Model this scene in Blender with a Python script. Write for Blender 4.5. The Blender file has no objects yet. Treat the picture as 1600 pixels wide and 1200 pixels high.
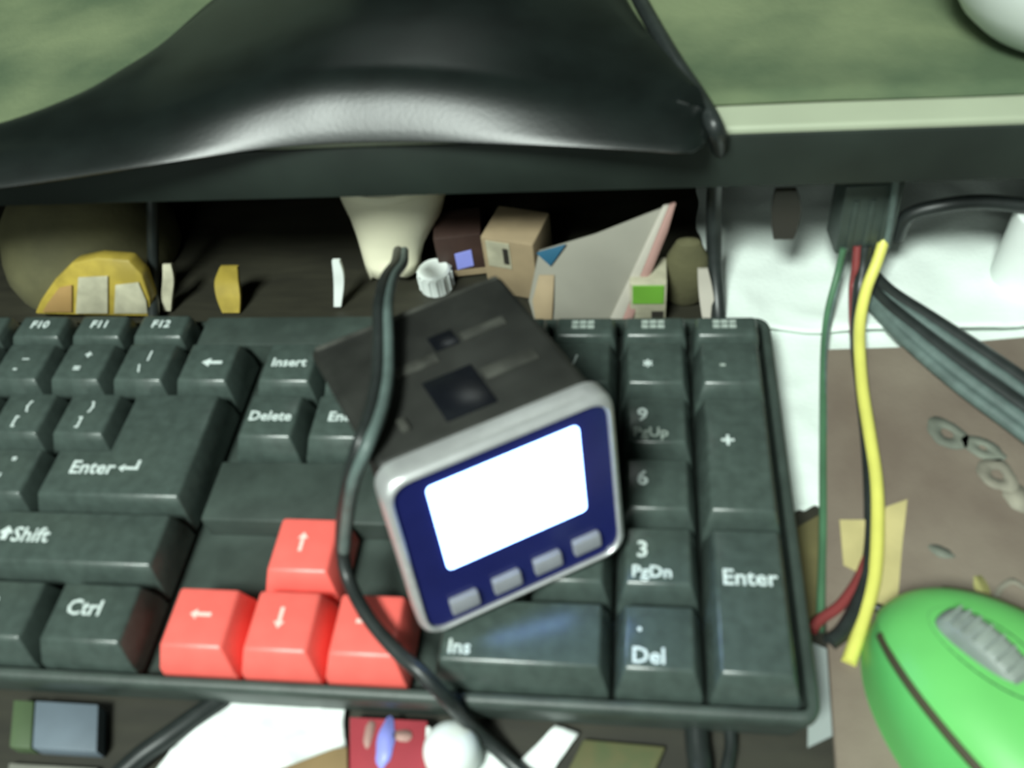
import bpy, bmesh, math, random
from mathutils import Vector, Matrix, noise

random.seed(7)
S = bpy.context.scene
C = S.collection
MM = 0.001
U = 19.05            # key pitch in millimetres

# ------------------------------------------------------------------ camera
CAM = Vector((-0.0333326, -0.1843237, 0.1786787))
RW = ((0.99006082, 0.09556029, -0.10318822),      # world -> camera rows
      (-0.00468826, 0.75572252, 0.65487517),
      (0.14056172, -0.64788248, 0.74865927))
FPX = 1376.1
cam_data = bpy.data.cameras.new('camera')
cam = bpy.data.objects.new('camera', cam_data)
C.objects.link(cam)
m = Matrix(RW).transposed().to_4x4()
m.translation = CAM
cam.matrix_world = m
cam_data.sensor_width = 36.0
cam_data.lens = FPX / 1600 * 36.0
cam_data.clip_start = 0.005
cam_data.clip_end = 20
cam_data.dof.use_dof = True                        # a fixed-focus phone camera held too close
cam_data.dof.focus_distance = 1.0
cam_data.dof.aperture_fstop = 22.0
S.camera = cam

# ------------------------------------------------------------------ world, light, exposure
w = bpy.data.worlds.new('world')
S.world = w
w.use_nodes = True
bg = w.node_tree.nodes['Background']
bg.inputs[0].default_value = (0.80, 1.0, 0.90, 1)
bg.inputs[1].default_value = 0.04


def area_light(name, loc, target, size, power, color):
    d = bpy.data.lights.new(name, 'AREA')
    d.shape = 'RECTANGLE'
    d.size, d.size_y = size
    d.energy = power
    d.color = color
    o = bpy.data.objects.new(name, d)
    C.objects.link(o)
    o.location = loc
    o.rotation_euler = (Vector(target) - Vector(loc)).to_track_quat('-Z', 'Y').to_euler()
    return o


# the room's fluorescent ceiling fitting, above and behind the camera
area_light('ceiling_lamp', (-0.36, -0.80, 1.20), (-0.03, -0.03, 0), (0.36, 0.34), 33, (0.90, 1.0, 0.93))
# added low fill from behind the camera, brightens key fronts and the space under the tabletop
area_light('low_fill_light', (-0.45, -1.25, 0.62), (-0.03, 0.0, 0), (0.6, 0.8), 4.5, (0.88, 1.0, 0.92))

vs = S.view_settings
vs.view_transform = 'Standard'
vs.look = 'None'
vs.exposure = 0.0
vs.gamma = 1.0
vs.use_curve_mapping = False


# ------------------------------------------------------------------ helpers
def W(x, y, z):
    """photo pixel + height in mm -> point (metres)"""
    c = ((x - 800) / FPX, -(y - 600) / FPX, -1.0)
    d = Vector([sum(RW[i][k] * c[i] for i in range(3)) for k in range(3)])
    t = (z * MM - CAM.z) / d.z
    return CAM + d * t


def V(x, y, z):
    return Vector((x, y, z)) * MM


MATS = {}


def mat(name, col, rough=0.5, metal=0.0, var=0.12, scale=60.0, bump=0.0, bscale=200.0,
        spec=0.5, coat=0.0, emit=None, estr=0.0, col2=None, trans=0.0, stretch=None):
    if name in MATS:
        return MATS[name]
    mt = bpy.data.materials.new(name)
    mt.use_nodes = True
    nt = mt.node_tree
    b = nt.nodes['Principled BSDF']
    tc = nt.nodes.new('ShaderNodeTexCoord')
    mp = nt.nodes.new('ShaderNodeMapping')
    nt.links.new(tc.outputs['Object'], mp.inputs[0])
    if stretch:
        mp.inputs['Scale'].default_value = stretch
    nz = nt.nodes.new('ShaderNodeTexNoise')
    nz.inputs['Scale'].default_value = scale
    nz.inputs['Detail'].default_value = 4
    nt.links.new(mp.outputs[0], nz.inputs['Vector'])
    rp = nt.nodes.new('ShaderNodeValToRGB')
    c1 = [max(0, k * (1 - var)) for k in col]
    c2 = [min(1, k * (1 + var)) for k in col] if col2 is None else col2
    rp.color_ramp.elements[0].position = 0.35
    rp.color_ramp.elements[1].position = 0.68
    rp.color_ramp.elements[0].color = (*c1, 1)
    rp.color_ramp.elements[1].color = (*c2, 1)
    nt.links.new(nz.outputs['Fac'], rp.inputs[0])
    nt.links.new(rp.outputs[0], b.inputs['Base Color'])
    b.inputs['Roughness'].default_value = rough
    b.inputs['Metallic'].default_value = metal
    b.inputs['Specular IOR Level'].default_value = spec
    b.inputs['Coat Weight'].default_value = coat
    b.inputs['Transmission Weight'].default_value = trans
    if emit:
        b.inputs['Emission Color'].default_value = (*emit, 1)
        b.inputs['Emission Strength'].default_value = estr
    if bump:
        n2 = nt.nodes.new('ShaderNodeTexNoise')
        n2.inputs['Scale'].default_value = bscale
        n2.inputs['Detail'].default_value = 3
        nt.links.new(tc.outputs['Object'], n2.inputs['Vector'])
        bp = nt.nodes.new('ShaderNodeBump')
        bp.inputs['Strength'].default_value = bump
        bp.inputs['Distance'].default_value = 0.0005
        nt.links.new(n2.outputs['Fac'], bp.inputs['Height'])
        nt.links.new(bp.outputs[0], b.inputs['Normal'])
    MATS[name] = mt
    return mt


def link(name, me, material, parent=None, smooth=True):
    o = bpy.data.objects.new(name, me)
    C.objects.link(o)
    if material is not None and not me.materials:
        me.materials.append(material)
    if smooth and me.polygons:
        me.polygons.foreach_set('use_smooth', [True] * len(me.polygons))
        me.set_sharp_from_angle(angle=math.radians(38))
    if parent:
        o.parent = parent
    return o


def build(name, bm, material, parent=None, smooth=True):
    bmesh.ops.recalc_face_normals(bm, faces=bm.faces)
    me = bpy.data.meshes.new(name)
    bm.to_mesh(me)
    bm.free()
    return link(name, me, material, parent, smooth)


def thing(name, label, cat, loc=(0, 0, 0), group=None):
    o = bpy.data.objects.new(name, None)
    C.objects.link(o)
    o.empty_display_size = 0.01
    o.location = loc
    return tag(o, label, cat, group)


def tag(o, label, cat, group=None, kind=None):
    o['label'] = label
    o['category'] = cat
    if group:
        o['group'] = group
    if kind:
        o['kind'] = kind
    return o


def bevel(bm, width, seg=2, edges=None, ang=25):
    if edges is None:
        edges = [e for e in bm.edges if len(e.link_faces) == 2 and
                 e.calc_face_angle(0) > math.radians(ang)]
    bmesh.ops.bevel(bm, geom=edges, offset=width * MM, segments=seg, profile=0.5, affect='EDGES')


def box_bm(x0, x1, y0, y1, z0, z1, bv=0.5, seg=2):
    bm = bmesh.new()
    bmesh.ops.create_cube(bm, size=1)
    for v in bm.verts:
        v.co = V(x0 if v.co.x < 0 else x1, y0 if v.co.y < 0 else y1, z0 if v.co.z < 0 else z1)
    if bv:
        bevel(bm, bv, seg)
    return bm


def hull_bm(pts, bv=0.5, seg=2):
    """8 corners: bottom four then top four (same order)"""
    bm = bmesh.new()
    v = [bm.verts.new(p) for p in pts]
    for f in ((3, 2, 1, 0), (4, 5, 6, 7), (0, 1, 5, 4), (1, 2, 6, 5), (2, 3, 7, 6), (3, 0, 4, 7)):
        bm.faces.new([v[i] for i in f])
    if bv:
        bmesh.ops.recalc_face_normals(bm, faces=bm.faces)
        bevel(bm, bv, seg)
    return bm


def slab_bm(outline, thick_vec, bv=0.0, seg=2):
    """closed outline of world points extruded along thick_vec"""
    bm = bmesh.new()
    a = [bm.verts.new(p) for p in outline]
    b = [bm.verts.new(p + thick_vec) for p in outline]
    n = len(a)
    bm.faces.new(a)
    bm.faces.new(b[::-1])
    for i in range(n):
        bm.faces.new((a[i], b[i], b[(i + 1) % n], a[(i + 1) % n]))
    bmesh.ops.recalc_face_normals(bm, faces=bm.faces)
    if bv:
        bevel(bm, bv, seg)
    return bm


def crom(pts, n=10):
    P = [pts[0] * 2 - pts[1]] + list(pts) + [pts[-1] * 2 - pts[-2]]
    out = []
    for i in range(1, len(P) - 2):
        p0, p1, p2, p3 = P[i - 1:i + 3]
        for k in range(n):
            t = k / n
            out.append(0.5 * ((2 * p1) + (p2 - p0) * t + (2 * p0 - 5 * p1 + 4 * p2 - p3) * t * t +
                              (3 * p1 - p0 - 3 * p2 + p3) * t ** 3))
    out.append(P[-2].copy())
    return out


def tube_bm(pts, r, seg=10, n=10, r_end=None):
    path = crom(pts, n)
    bm = bmesh.new()
    rings = []
    t = (path[1] - path[0]).normalized()
    nrm = t.orthogonal().normalized()
    for i, p in enumerate(path):
        t2 = (path[min(i + 1, len(path) - 1)] - path[max(i - 1, 0)]).normalized()
        nrm = (nrm - t2 * nrm.dot(t2)).normalized()
        bi = t2.cross(nrm)
        rr = r if r_end is None else r + (r_end - r) * i / (len(path) - 1)
        rings.append([bm.verts.new(p + (nrm * math.cos(a) + bi * math.sin(a)) * rr * MM)
                      for a in [2 * math.pi * k / seg for k in range(seg)]])
    for a, b in zip(rings, rings[1:]):
        for k in range(seg):
            bm.faces.new((a[k], a[(k + 1) % seg], b[(k + 1) % seg], b[k]))
    bm.faces.new(rings[0][::-1])
    bm.faces.new(rings[-1])
    return bm


def tube(name, pix, r, material, parent=None, n=10, r_end=None):
    return build(name, tube_bm([W(*p) for p in pix], r, n=n, r_end=r_end), material, parent)


def lathe_bm(profile, seg=32, center=Vector((0, 0, 0)), sx=1.0, sy=1.0):
    bm = bmesh.new()
    rings = []
    for r, z in profile:
        rings.append([bm.verts.new(center + V(r * sx * math.cos(2 * math.pi * k / seg),
                                              r * sy * math.sin(2 * math.pi * k / seg), z)) for k in range(seg)])
    for a, b in zip(rings, rings[1:]):
        for k in range(seg):
            bm.faces.new((a[k], a[(k + 1) % seg], b[(k + 1) % seg], b[k]))
    bm.faces.new(rings[0][::-1])
    bm.faces.new(rings[-1])
    bmesh.ops.remove_doubles(bm, verts=bm.verts, dist=1e-6)
    return bm


def sheet(name, corners, nx, ny, amp, freq, material, thick=0.4, parent=None, seed=0.0, lift=None, ragged=0.0):
    """crumpled sheet spanned by four points (counter-clockwise from near-left), with thickness"""
    a, b, c, d = corners
    bm = bmesh.new()
    g = []
    for j in range(ny + 1):
        row = []
        for i in range(nx + 1):
            s, t = i / nx, j / ny
            if ragged:
                e = min(s, 1 - s, t, 1 - t)
                k = max(0, 1 - e * 6)
                s += ragged * k * noise.noise(Vector((s * 5 + seed, t * 5, 3.3)))
                t += ragged * k * noise.noise(Vector((s * 5, t * 5 + seed, 7.7)))
            p = a * (1 - s) * (1 - t) + b * s * (1 - t) + c * s * t + d * (1 - s) * t
            q = Vector((p.x * freq, p.y * freq, p.z * freq + seed))
            h = noise.noise(q) * 0.6 + (1 - abs(noise.noise(q * 2.3 + Vector((5, 1, 2))))) * 0.5
            z = p.z + amp * MM * max(0, h)
            if lift:
                z += lift(s, t) * MM
            row.append(bm.verts.new((p.x, p.y, z)))
        g.append(row)
    for j in range(ny):
        for i in range(nx):
            bm.faces.new((g[j][i], g[j][i + 1], g[j + 1][i + 1], g[j + 1][i]))
    o = build(name, bm, material, parent)
    sd = o.modifiers.new('solid', 'SOLIDIFY')
    sd.thickness = thick * MM
    sd.offset = 1
    return o


# ------------------------------------------------------------------ materials
M_KEY = mat('black_keycap_plastic', (0.055, 0.076, 0.067), 0.27, var=0.15, scale=300, bump=0.06, bscale=1500)
M_CASE = mat('black_keyboard_case', (0.042, 0.058, 0.050), 0.46, var=0.2, scale=120, bump=0.1, bscale=1200)
M_RED = mat('red_keycap_plastic', (0.90, 0.15, 0.125), 0.36, var=0.05, scale=200, bump=0.08, bscale=1200)
M_LEG = mat('white_legend_print', (0.62, 0.70, 0.68), 0.6, var=0.1, scale=900)
M_LEGR = mat('pale_legend_print', (0.95, 0.62, 0.56), 0.6, var=0.05, scale=900)
M_LEGD = mat('worn_legend_print', (0.36, 0.42, 0.38), 0.6, var=0.2, scale=900)
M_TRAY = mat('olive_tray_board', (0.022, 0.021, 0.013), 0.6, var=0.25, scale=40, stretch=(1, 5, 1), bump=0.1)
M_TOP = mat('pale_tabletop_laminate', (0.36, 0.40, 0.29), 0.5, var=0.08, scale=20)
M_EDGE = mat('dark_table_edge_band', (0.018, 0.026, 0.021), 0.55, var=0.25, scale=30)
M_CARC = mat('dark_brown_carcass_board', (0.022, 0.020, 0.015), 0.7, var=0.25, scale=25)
M_MAT = mat('green_felt', (0.075, 0.115, 0.060), 0.9, col2=(0.17, 0.21, 0.11), scale=22, bump=0.4, bscale=700)
M_BASE = mat('glossy_black_stand_plastic', (0.006, 0.009, 0.008), 0.32, var=0.2, scale=80, bump=0.05, bscale=900, spec=0.36)
M_CABLE = mat('black_cable_rubber', (0.020, 0.025, 0.024), 0.38, var=0.2, scale=200)
M_GCABLE = mat('grey_cable_rubber', (0.10, 0.14, 0.13), 0.5, var=0.2, scale=200)
M_CHROME = mat('brushed_chrome_plastic', (0.60, 0.61, 0.61), 0.33, metal=0.55, var=0.06, scale=300)
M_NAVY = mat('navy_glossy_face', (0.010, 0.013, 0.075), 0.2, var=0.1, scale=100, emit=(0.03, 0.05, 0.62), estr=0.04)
M_SCREEN = mat('lit_white_screen', (0.8, 0.85, 0.9), 0.3, var=0.02, emit=(0.22, 0.42, 1.0), estr=9.0)
M_BODY = mat('charcoal_device_plastic', (0.023, 0.024, 0.021), 0.5, var=0.3, scale=90, bump=0.1, bscale=900)
M_BODYD = mat('dark_reflection_gloss', (0.006, 0.007, 0.010), 0.25, var=0.3, scale=90)
M_BODYL = mat('lip_and_reflection_grey', (0.055, 0.056, 0.048), 0.5, var=0.4, scale=150)
M_BTN = mat('grey_button_plastic', (0.27, 0.28, 0.31), 0.4, var=0.05, scale=300)
M_CREAM = mat('cream_white_plastic', (0.80, 0.77, 0.58), 0.45, var=0.06, scale=40)
M_WHITE = mat('white_plastic', (0.80, 0.85, 0.82), 0.45, var=0.04, scale=60)
M_CLOTH = mat('white_cloth', (0.74, 0.82, 0.77), 0.85, var=0.05, scale=60, bump=0.3, bscale=900)
M_TISSUE = mat('white_tissue', (0.80, 0.85, 0.83), 0.9, var=0.05, scale=80, bump=0.3, bscale=600)
M_PAD = mat('mauve_brown_mousepad', (0.175, 0.135, 0.105), 0.85, col2=(0.24, 0.20, 0.155), scale=30, bump=0.3, bscale=1500)
M_PRINT = mat('pale_grey_print', (0.25, 0.235, 0.185), 0.85, var=0.3, scale=120)
M_PRINTG = mat('grey_green_print', (0.165, 0.18, 0.145), 0.85, var=0.25, scale=120)
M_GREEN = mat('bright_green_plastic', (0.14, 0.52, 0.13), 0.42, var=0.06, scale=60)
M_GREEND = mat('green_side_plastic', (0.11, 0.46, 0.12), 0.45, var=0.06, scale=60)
M_SEAM = mat('brown_seam_rubber', (0.05, 0.045, 0.02), 0.6)
M_WHEEL = mat('grey_wheel_rubber', (0.24, 0.28, 0.25), 0.5, var=0.2, scale=150)
M_YWIRE = mat('yellow_wire_insulation', (0.70, 0.68, 0.15), 0.4, var=0.06, scale=100)
M_RWIRE = mat('red_wire_insulation', (0.22, 0.040, 0.040), 0.45, var=0.1, scale=100)
M_GWIRE = mat('green_wire_insulation', (0.065, 0.16, 0.085), 0.5, var=0.15, scale=100)
M_TAPE = mat('yellowed_tape', (0.50, 0.43, 0.20), 0.55, var=0.12, scale=90)
M_YELLOW = mat('yellow_wrapper', (0.40, 0.30, 0.05), 0.45, var=0.2, scale=120)
M_LABELW = mat('cream_paper_label', (0.42, 0.40, 0.29), 0.7, var=0.15, scale=200)
M_OLIVE = mat('olive_cloth', (0.10, 0.095, 0.045), 0.85, var=0.2, scale=60, bump=0.3, bscale=600)
M_PAPER = mat('beige_paper', (0.25, 0.24, 0.20), 0.75, var=0.06, scale=60)
M_PAPERW = mat('white_paper_edge', (0.46, 0.43, 0.37), 0.7, var=0.05, scale=80)
M_PINK = mat('pink_paper_edge', (0.42, 0.25, 0.22), 0.7, var=0.1, scale=80)
M_TAN = mat('tan_carton', (0.33, 0.25, 0.15), 0.7, var=0.12, scale=80)
M_BROWN = mat('brown_carton', (0.05, 0.026, 0.02), 0.6, var=0.25, scale=80)
M_BLUE = mat('blue_print', (0.025, 0.11, 0.19), 0.5, var=0.1)
M_LILAC = mat('lilac_label', (0.30, 0.33, 0.85), 0.4, var=0.05)
M_CARDBOARD = mat('brown_cardboard', (0.26, 0.18, 0.085), 0.8, var=0.12, scale=60)
M_REDCARD = mat('crimson_card', (0.36, 0.045, 0.06), 0.5, var=0.1, scale=60)
M_PALEBLUE = mat('pale_blue_carton', (0.13, 0.165, 0.20), 0.6, var=0.12, scale=60)
M_GREYPAPER = mat('pale_grey_paper', (0.30, 0.34, 0.33), 0.8, var=0.05, scale=60)
M_WALL = mat('green_grey_wall_paint', (0.24, 0.29, 0.20), 0.8, var=0.08, scale=6)
M_LIME = mat('lime_green_label', (0.17, 0.42, 0.05), 0.5, var=0.1, scale=80)

TZ = -16.0            # tray surface, mm
TT, TB, TF = 50.0, 33.0, 11.0      # tabletop top, underside, front edge

# ------------------------------------------------------------------ the desk and the wall
desk = thing('computer_desk', 'computer desk with pale tabletop, dark edge band and sliding keyboard tray', 'desk', V(0, 0, TZ - 18))
off = Matrix.Translation(-desk.location)


def dpart(name, bm, material):
    o = build(name, bm, material, desk)
    o.matrix_parent_inverse = off
    return o


dpart('tabletop', box_bm(-450, 420, TF + 1.2, 420, TB, TT, 1.2, 3), M_TOP)
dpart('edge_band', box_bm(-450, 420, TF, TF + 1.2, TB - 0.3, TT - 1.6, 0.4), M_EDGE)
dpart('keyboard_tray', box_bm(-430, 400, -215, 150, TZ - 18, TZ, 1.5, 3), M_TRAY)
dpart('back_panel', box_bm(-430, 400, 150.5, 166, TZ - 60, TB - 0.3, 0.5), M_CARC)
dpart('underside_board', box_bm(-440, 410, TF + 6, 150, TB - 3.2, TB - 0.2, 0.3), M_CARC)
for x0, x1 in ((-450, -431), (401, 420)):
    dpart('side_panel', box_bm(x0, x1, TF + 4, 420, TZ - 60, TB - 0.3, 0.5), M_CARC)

wl = build('wall_back', box_bm(-900, 900, 425, 440, -300, 900, 0), M_WALL, smooth=False)
wl['kind'] = 'structure'
wl['label'] = 'green-grey painted wall behind the desk'

# green felt mat on the tabletop, set back from the front edge
fm = sheet('desk_mat', [V(-420, 22, TT + 0.2), V(400, 21, TT + 0.2), V(400, 330, TT + 0.2), V(-420, 330, TT + 0.2)],
           90, 40, 0.8, 22, M_MAT, 0.4, seed=2.0)
tag(fm, 'olive green felt mat spread over the tabletop behind its pale edge', 'mat')

# ------------------------------------------------------------------ monitor stand base
mb = thing('computer_monitor', 'black computer monitor on a glossy bowed base overhanging the table edge', 'monitor', V(-110, 60, TT))
front = [(-262, -14), (-232, -11), (-200, -7), (-165, 0.2), (-135, 6.4), (-118, 8.2), (-105, 8.5), (-88, 7.6), (-60, 4.6), (-32, 0.5), (-23, -1.0), (-18.5, 0.5), (-16.6, 5)]
back = [(-262, 6), (-232, 10), (-208, 17), (-190, 32), (-182, 46), (-175, 62), (-168, 92), (-150, 116), (-100, 122), (-66, 118), (-46, 100), (-34, 60), (-18.4, 18)]


def resample(pl, n):
    v = [Vector((p[0], p[1], 0)) for p in pl]
    c = crom(v, 12)
    L = [0]
    for a, b in zip(c, c[1:]):
        L.append(L[-1] + (b - a).length)
    out = []
    for k in range(n):
        s = L[-1] * k / (n - 1)
        i = 0
        while i < len(L) - 2 and L[i + 1] < s:
            i += 1
        f = (s - L[i]) / max(1e-9, L[i + 1] - L[i])
        out.append(c[i].lerp(c[i + 1], min(1, max(0, f))))
    return out


NB = 72
fr, bk = resample(front, NB), resample(back, NB)
# rows from front to back: fraction towards the back outline, height above the tabletop
prof = [(0.0, 0.6, 1.5), (0.0, 0.0, 2.2), (0.0, 0.5, 3.0), (0.0, 2.0, 4.8), (0.0, 4.0, 7.0), (0.0, 6.0, 9.1), (0.0, 8.0, 11.0),
        (0.0, 10.5, 12.9), (0.0, 13.5, 14.4), (0.0, 17.5, 15.3), (0.30, 8, 15.7), (0.5, 6, 16.0), (0.7, 4, 16.0), (0.88, 2, 15.2), (0.97, 0, 12.4), (1.0, 0, 8.0), (1.0, 0, 1.9)]
bm = bmesh.new()
rows = []
for fi, (fa, mmoff, z) in enumerate(prof):
    row = []
    for k in range(NB):
        d = (bk[k] - fr[k])
        ln = d.length
        dn = d / ln
        base = fr[k] + d * fa + dn * min(mmoff, ln * 0.42)
        # rim thins towards the right end
        e = (NB - 1 - k) / (NB - 1)
        sl = min(1, max(0, (1 - e - 0.34) / 0.26))
        sr = min(1, max(0, (e - 0.02) / 0.34))
        sm = (0.42 + 0.58 * sl * sl * (3 - 2 * sl)) * (0.42 + 0.58 * sr * sr * (3 - 2 * sr))
        zz = 2.2 + (z - 2.2) * sm if z > 2.5 else z
        row.append(bm.verts.new(V(base.x, base.y, TT + zz)))
    rows.append(row)
for a, b in zip(rows, rows[1:]):
    for k in range(NB - 1):
        bm.faces.new((a[k], a[k + 1], b[k + 1], b[k]))
for k in range(NB - 1):
    bm.faces.new((rows[0][k + 1], rows[0][k], rows[-1][k], rows[-1][k + 1]))
bm.faces.new([r[0] for r in rows])
bm.faces.new([r[-1] for r in rows][::-1])
o = build('base', bm, M_BASE, mb)
mbi = Matrix.Translation(-mb.location)
o.matrix_parent_inverse = mbi
nk = [(62, 44, 8.0), (52, 30, 14), (44, 24, 26), (40, 22, 60), (40, 20, 120)]
bm = bmesh.new()
rings = []
for hx, hy, z in nk:
    rings.append([bm.verts.new(V(-108 + hx * math.copysign(abs(math.cos(a)) ** 0.6, math.cos(a)),
                                 140 + 0.3 * z + 0.5 * hy * math.copysign(abs(math.sin(a)) ** 0.6, math.sin(a)), TT + z))
                  for a in [2 * math.pi * k / 40 for k in range(40)]])
for a, b in zip(rings, rings[1:]):
    for k in range(40):
        bm.faces.new((a[k], a[(k + 1) % 40], b[(k + 1) % 40], b[k]))
bm.faces.new(rings[0][::-1])
bm.faces.new(rings[-1])
o = build('neck', bm, M_BASE, mb)
o.matrix_parent_inverse = mbi
tilt = Matrix.Translation(V(-108, 96, TT + 46)) @ Matrix.Rotation(math.radians(-8), 4, 'X')
for nm, bmx, mt_ in (('panel_housing', box_bm(-215, 215, 0, 24, 0, 270, 4, 3), M_BASE),
                     ('screen', box_bm(-198, 198, -0.8, 1, 22, 252, 0.3), mat('dark_switched_off_screen', (0.008, 0.010, 0.010), 0.2))):
    bmesh.ops.transform(bmx, matrix=tilt, verts=bmx.verts)
    o = build(nm, bmx, mt_, mb)
    o.matrix_parent_inverse = mbi
# little clips on the front rim catching the light
for x, y, ww in ((500, 172, 1.3), (539, 182, 0.7)):
    p = W(x, y, TT + 9)
    o = build('rim_clip', box_bm(-ww, ww, -1.6, 3.0, -3.2, 3.4, 0.35), M_CARC if ww > 1 else M_CHROME, mb)
    o.matrix_parent_inverse = mbi
    o.matrix_world = Matrix.Translation((p.x, p.y, p.z)) @ Matrix.Rotation(math.radians(-38), 4, 'X')

# white bowl at the back right of the tabletop
bc = W(1664, 40, TT + 1)
bw = thing('bowl', 'round white bowl standing on the green mat at the top right corner', 'bowl', bc + V(0, 0, 1.6))
bpf = [(0, 0), (20, 0), (23, 1), (27.5, 5), (31.5, 11), (34.5, 19), (36, 28), (36.6, 30), (35.4, 30.3), (34, 28), (32, 19), (28, 10), (20, 4), (0, 3)]
build('bowl_wall', lathe_bm(bpf, 48), M_WHITE, bw)
build('foot_ring', lathe_bm([(16, -1.2), (18.5, -1.2), (19, 0.2), (16, 0.2)], 40), M_GREYPAPER, bw)

# ------------------------------------------------------------------ keyboard
kb = thing('computer_keyboard', 'black computer keyboard with red arrow keys lying across the tray', 'keyboard', V(-11.25 * U, -62, TZ))
kinv = Matrix.Translation(-kb.location)
KX0, KX1, KY0, KY1 = -22.5 * U - 4, 3.2, -117.0, -4.0


def kpart(name, bm, material, parent=kb, smooth=True):
    o = build(name, bm, material, parent, smooth)
    if parent is kb:
        o.matrix_parent_inverse = kinv
    return o


def rrect(x0, x1, y0, y1, r, z, n=5):
    pts = []
    for cx, cy, a0 in ((x1 - r, y1 - r, 0), (x0 + r, y1 - r, 90), (x0 + r, y0 + r, 180), (x1 - r, y0 + r, 270)):
        for k in range(n + 1):
            a = math.radians(a0 + 90 * k / n)
            pts.append(V(cx + r * math.cos(a), cy + r * math.sin(a), z))
    return pts


def loft_bm(rings):
    bm = bmesh.new()
    R = [[bm.verts.new(p) for p in r] for r in rings]
    n = len(R[0])
    for a, b in zip(R, R[1:]):
        for k in range(n):
            bm.faces.new((a[k], a[(k + 1) % n], b[(k + 1) % n], b[k]))
    bm.faces.new(R[0][::-1])
    bm.faces.new(R[-1])
    return bm


WELL = -5.5
kpart('case', loft_bm([rrect(KX0 + 3, KX1 - 3, KY0 + 4, KY1 - 3, 4, TZ + 1.2),
                       rrect(KX0 + 1.5, KX1 - 1.5, KY0 + 2, KY1 - 1.5, 4, TZ + 2.4),
                       rrect(KX0, KX1, KY0, KY1, 4, -3.2), rrect(KX0, KX1, KY0, KY1, 4, -1.4),
                       rrect(KX0 + 0.5, KX1 - 0.4, KY0 + 0.5, KY1 - 0.4, 3.6, -0.6),
                       rrect(KX0 + 1.3, KX1 - 1.0, KY0 + 1.2, KY1 - 1.0, 3, -0.3),
                       rrect(KX0 + 3.2, KX1 - 2.4, KY0 + 2.2, KY1 - 2.0, 1.5, -0.3),
                       rrect(KX0 + 3.4, KX1 - 2.6, KY0 + 2.4, KY1 - 2.2, 1.5, -0.9),
                       rrect(KX0 + 3.4, KX1 - 2.6, KY0 + 2.4, KY1 - 2.2, 1.5, WELL)]), M_CASE)
for x in (-21 * U, -11.25 * U, -1.5 * U):
    for y in (-108, -16):
        kpart('rubber_foot', lathe_bm([(4.5, TZ), (5, TZ + 0.4), (5, TZ + 1.5)], 20, V(x, y, 0)), M_CABLE)
# raised plateaus: above the arrow keys and at the end of the function row
kpart('deck_plate', box_bm(-7.36 * U, -4.14 * U, -4.02 * U + 0.5, -3.05 * U, WELL - 0.2, 1.8, 0.8), M_CASE)
kpart('deck_plate', box_bm(-8.45 * U, -4.14 * U, -18.2, -6.4, WELL - 0.2, 3.4, 0.9), M_CASE)


def inset(poly, l, r, f, b):
    """inset of an axis-aligned counter-clockwise polygon: left, right, front, back amounts"""
    n = len(poly)
    out = []
    for i in range(n):
        p0, p1, p2 = poly[i - 1], poly[i], poly[(i + 1) % n]

        def shift(a, c):
            dx, dy = c[0] - a[0], c[1] - a[1]
            if abs(dx) > abs(dy):
                return (0, f) if dx > 0 else (0, -b)
            return (-r, 0) if dy > 0 else (l, 0)
        s1, s2 = shift(p0, p1), shift(p1, p2)
        out.append((p1[0] + s1[0] + s2[0], p1[1] + s1[1] + s2[1]))
    return out


KEYH = 6.6


def key_bm(poly, h=KEYH, low=False):
    """poly in mm relative to the key centre"""
    if low:
        lv = [(0.4, 0.4, 0.4, 0.4, -4.0), (0.7, 0.7, 1.0, 0.7, h * 0.55), (1.5, 1.5, 2.2, 1.2, h)]
    else:
        lv = [(0.4, 0.4, 0.4, 0.4, -4.0), (0.7, 0.7, 0.8, 0.6, 0.2), (2.5, 2.5, 3.6, 1.6, h)]
    bm = bmesh.new()
    R = []
    for l, r, f, b, z in lv:
        R.append([bm.verts.new(V(x, y, z)) for x, y in inset(poly, l, r, f, b)])
    n = len(poly)
    for a, b in zip(R, R[1:]):
        for k in range(n):
            bm.faces.new((a[k], a[(k + 1) % n], b[(k + 1) % n], b[k]))
    bm.faces.new(R[0][::-1])
    bm.faces.new(R[-1])
    bmesh.ops.recalc_face_normals(bm, faces=bm.faces)
    top = set(R[-1])
    mid = set(R[1])
    ed = [e for e in bm.edges if all(v in top for v in e.verts) or
          (len({v in top for v in e.verts}) == 2) or
          (any(v in mid for v in e.verts) and not all(v in mid for v in e.verts))]
    bmesh.ops.bevel(bm, geom=ed, offset=0.75 * MM, segments=2, profile=0.5, affect='EDGES')
    return bm


KEYMESH = {}
TXT = {}
DG = bpy.context.evaluated_depsgraph_get


def text_mesh(s, size):
    k = (s, size)
    if k in TXT:
        return TXT[k]
    cu = bpy.data.curves.new('legend_text', 'FONT')
    cu.body = s
    cu.size = size * MM
    cu.align_x = 'CENTER'
    cu.align_y = 'CENTER'
    cu.space_line = 0.82
    cu.offset = 0.00009
    cu.extrude = 0.00004
    cu.resolution_u = 2
    t = bpy.data.objects.new('legend_text', cu)
    C.objects.link(t)
    bpy.context.view_layer.update()
    me = bpy.data.meshes.new_from_object(t.evaluated_get(DG()))
    bpy.data.objects.remove(t)
    bpy.data.curves.remove(cu)
    me.materials.clear()
    TXT[k] = me
    return me


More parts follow.
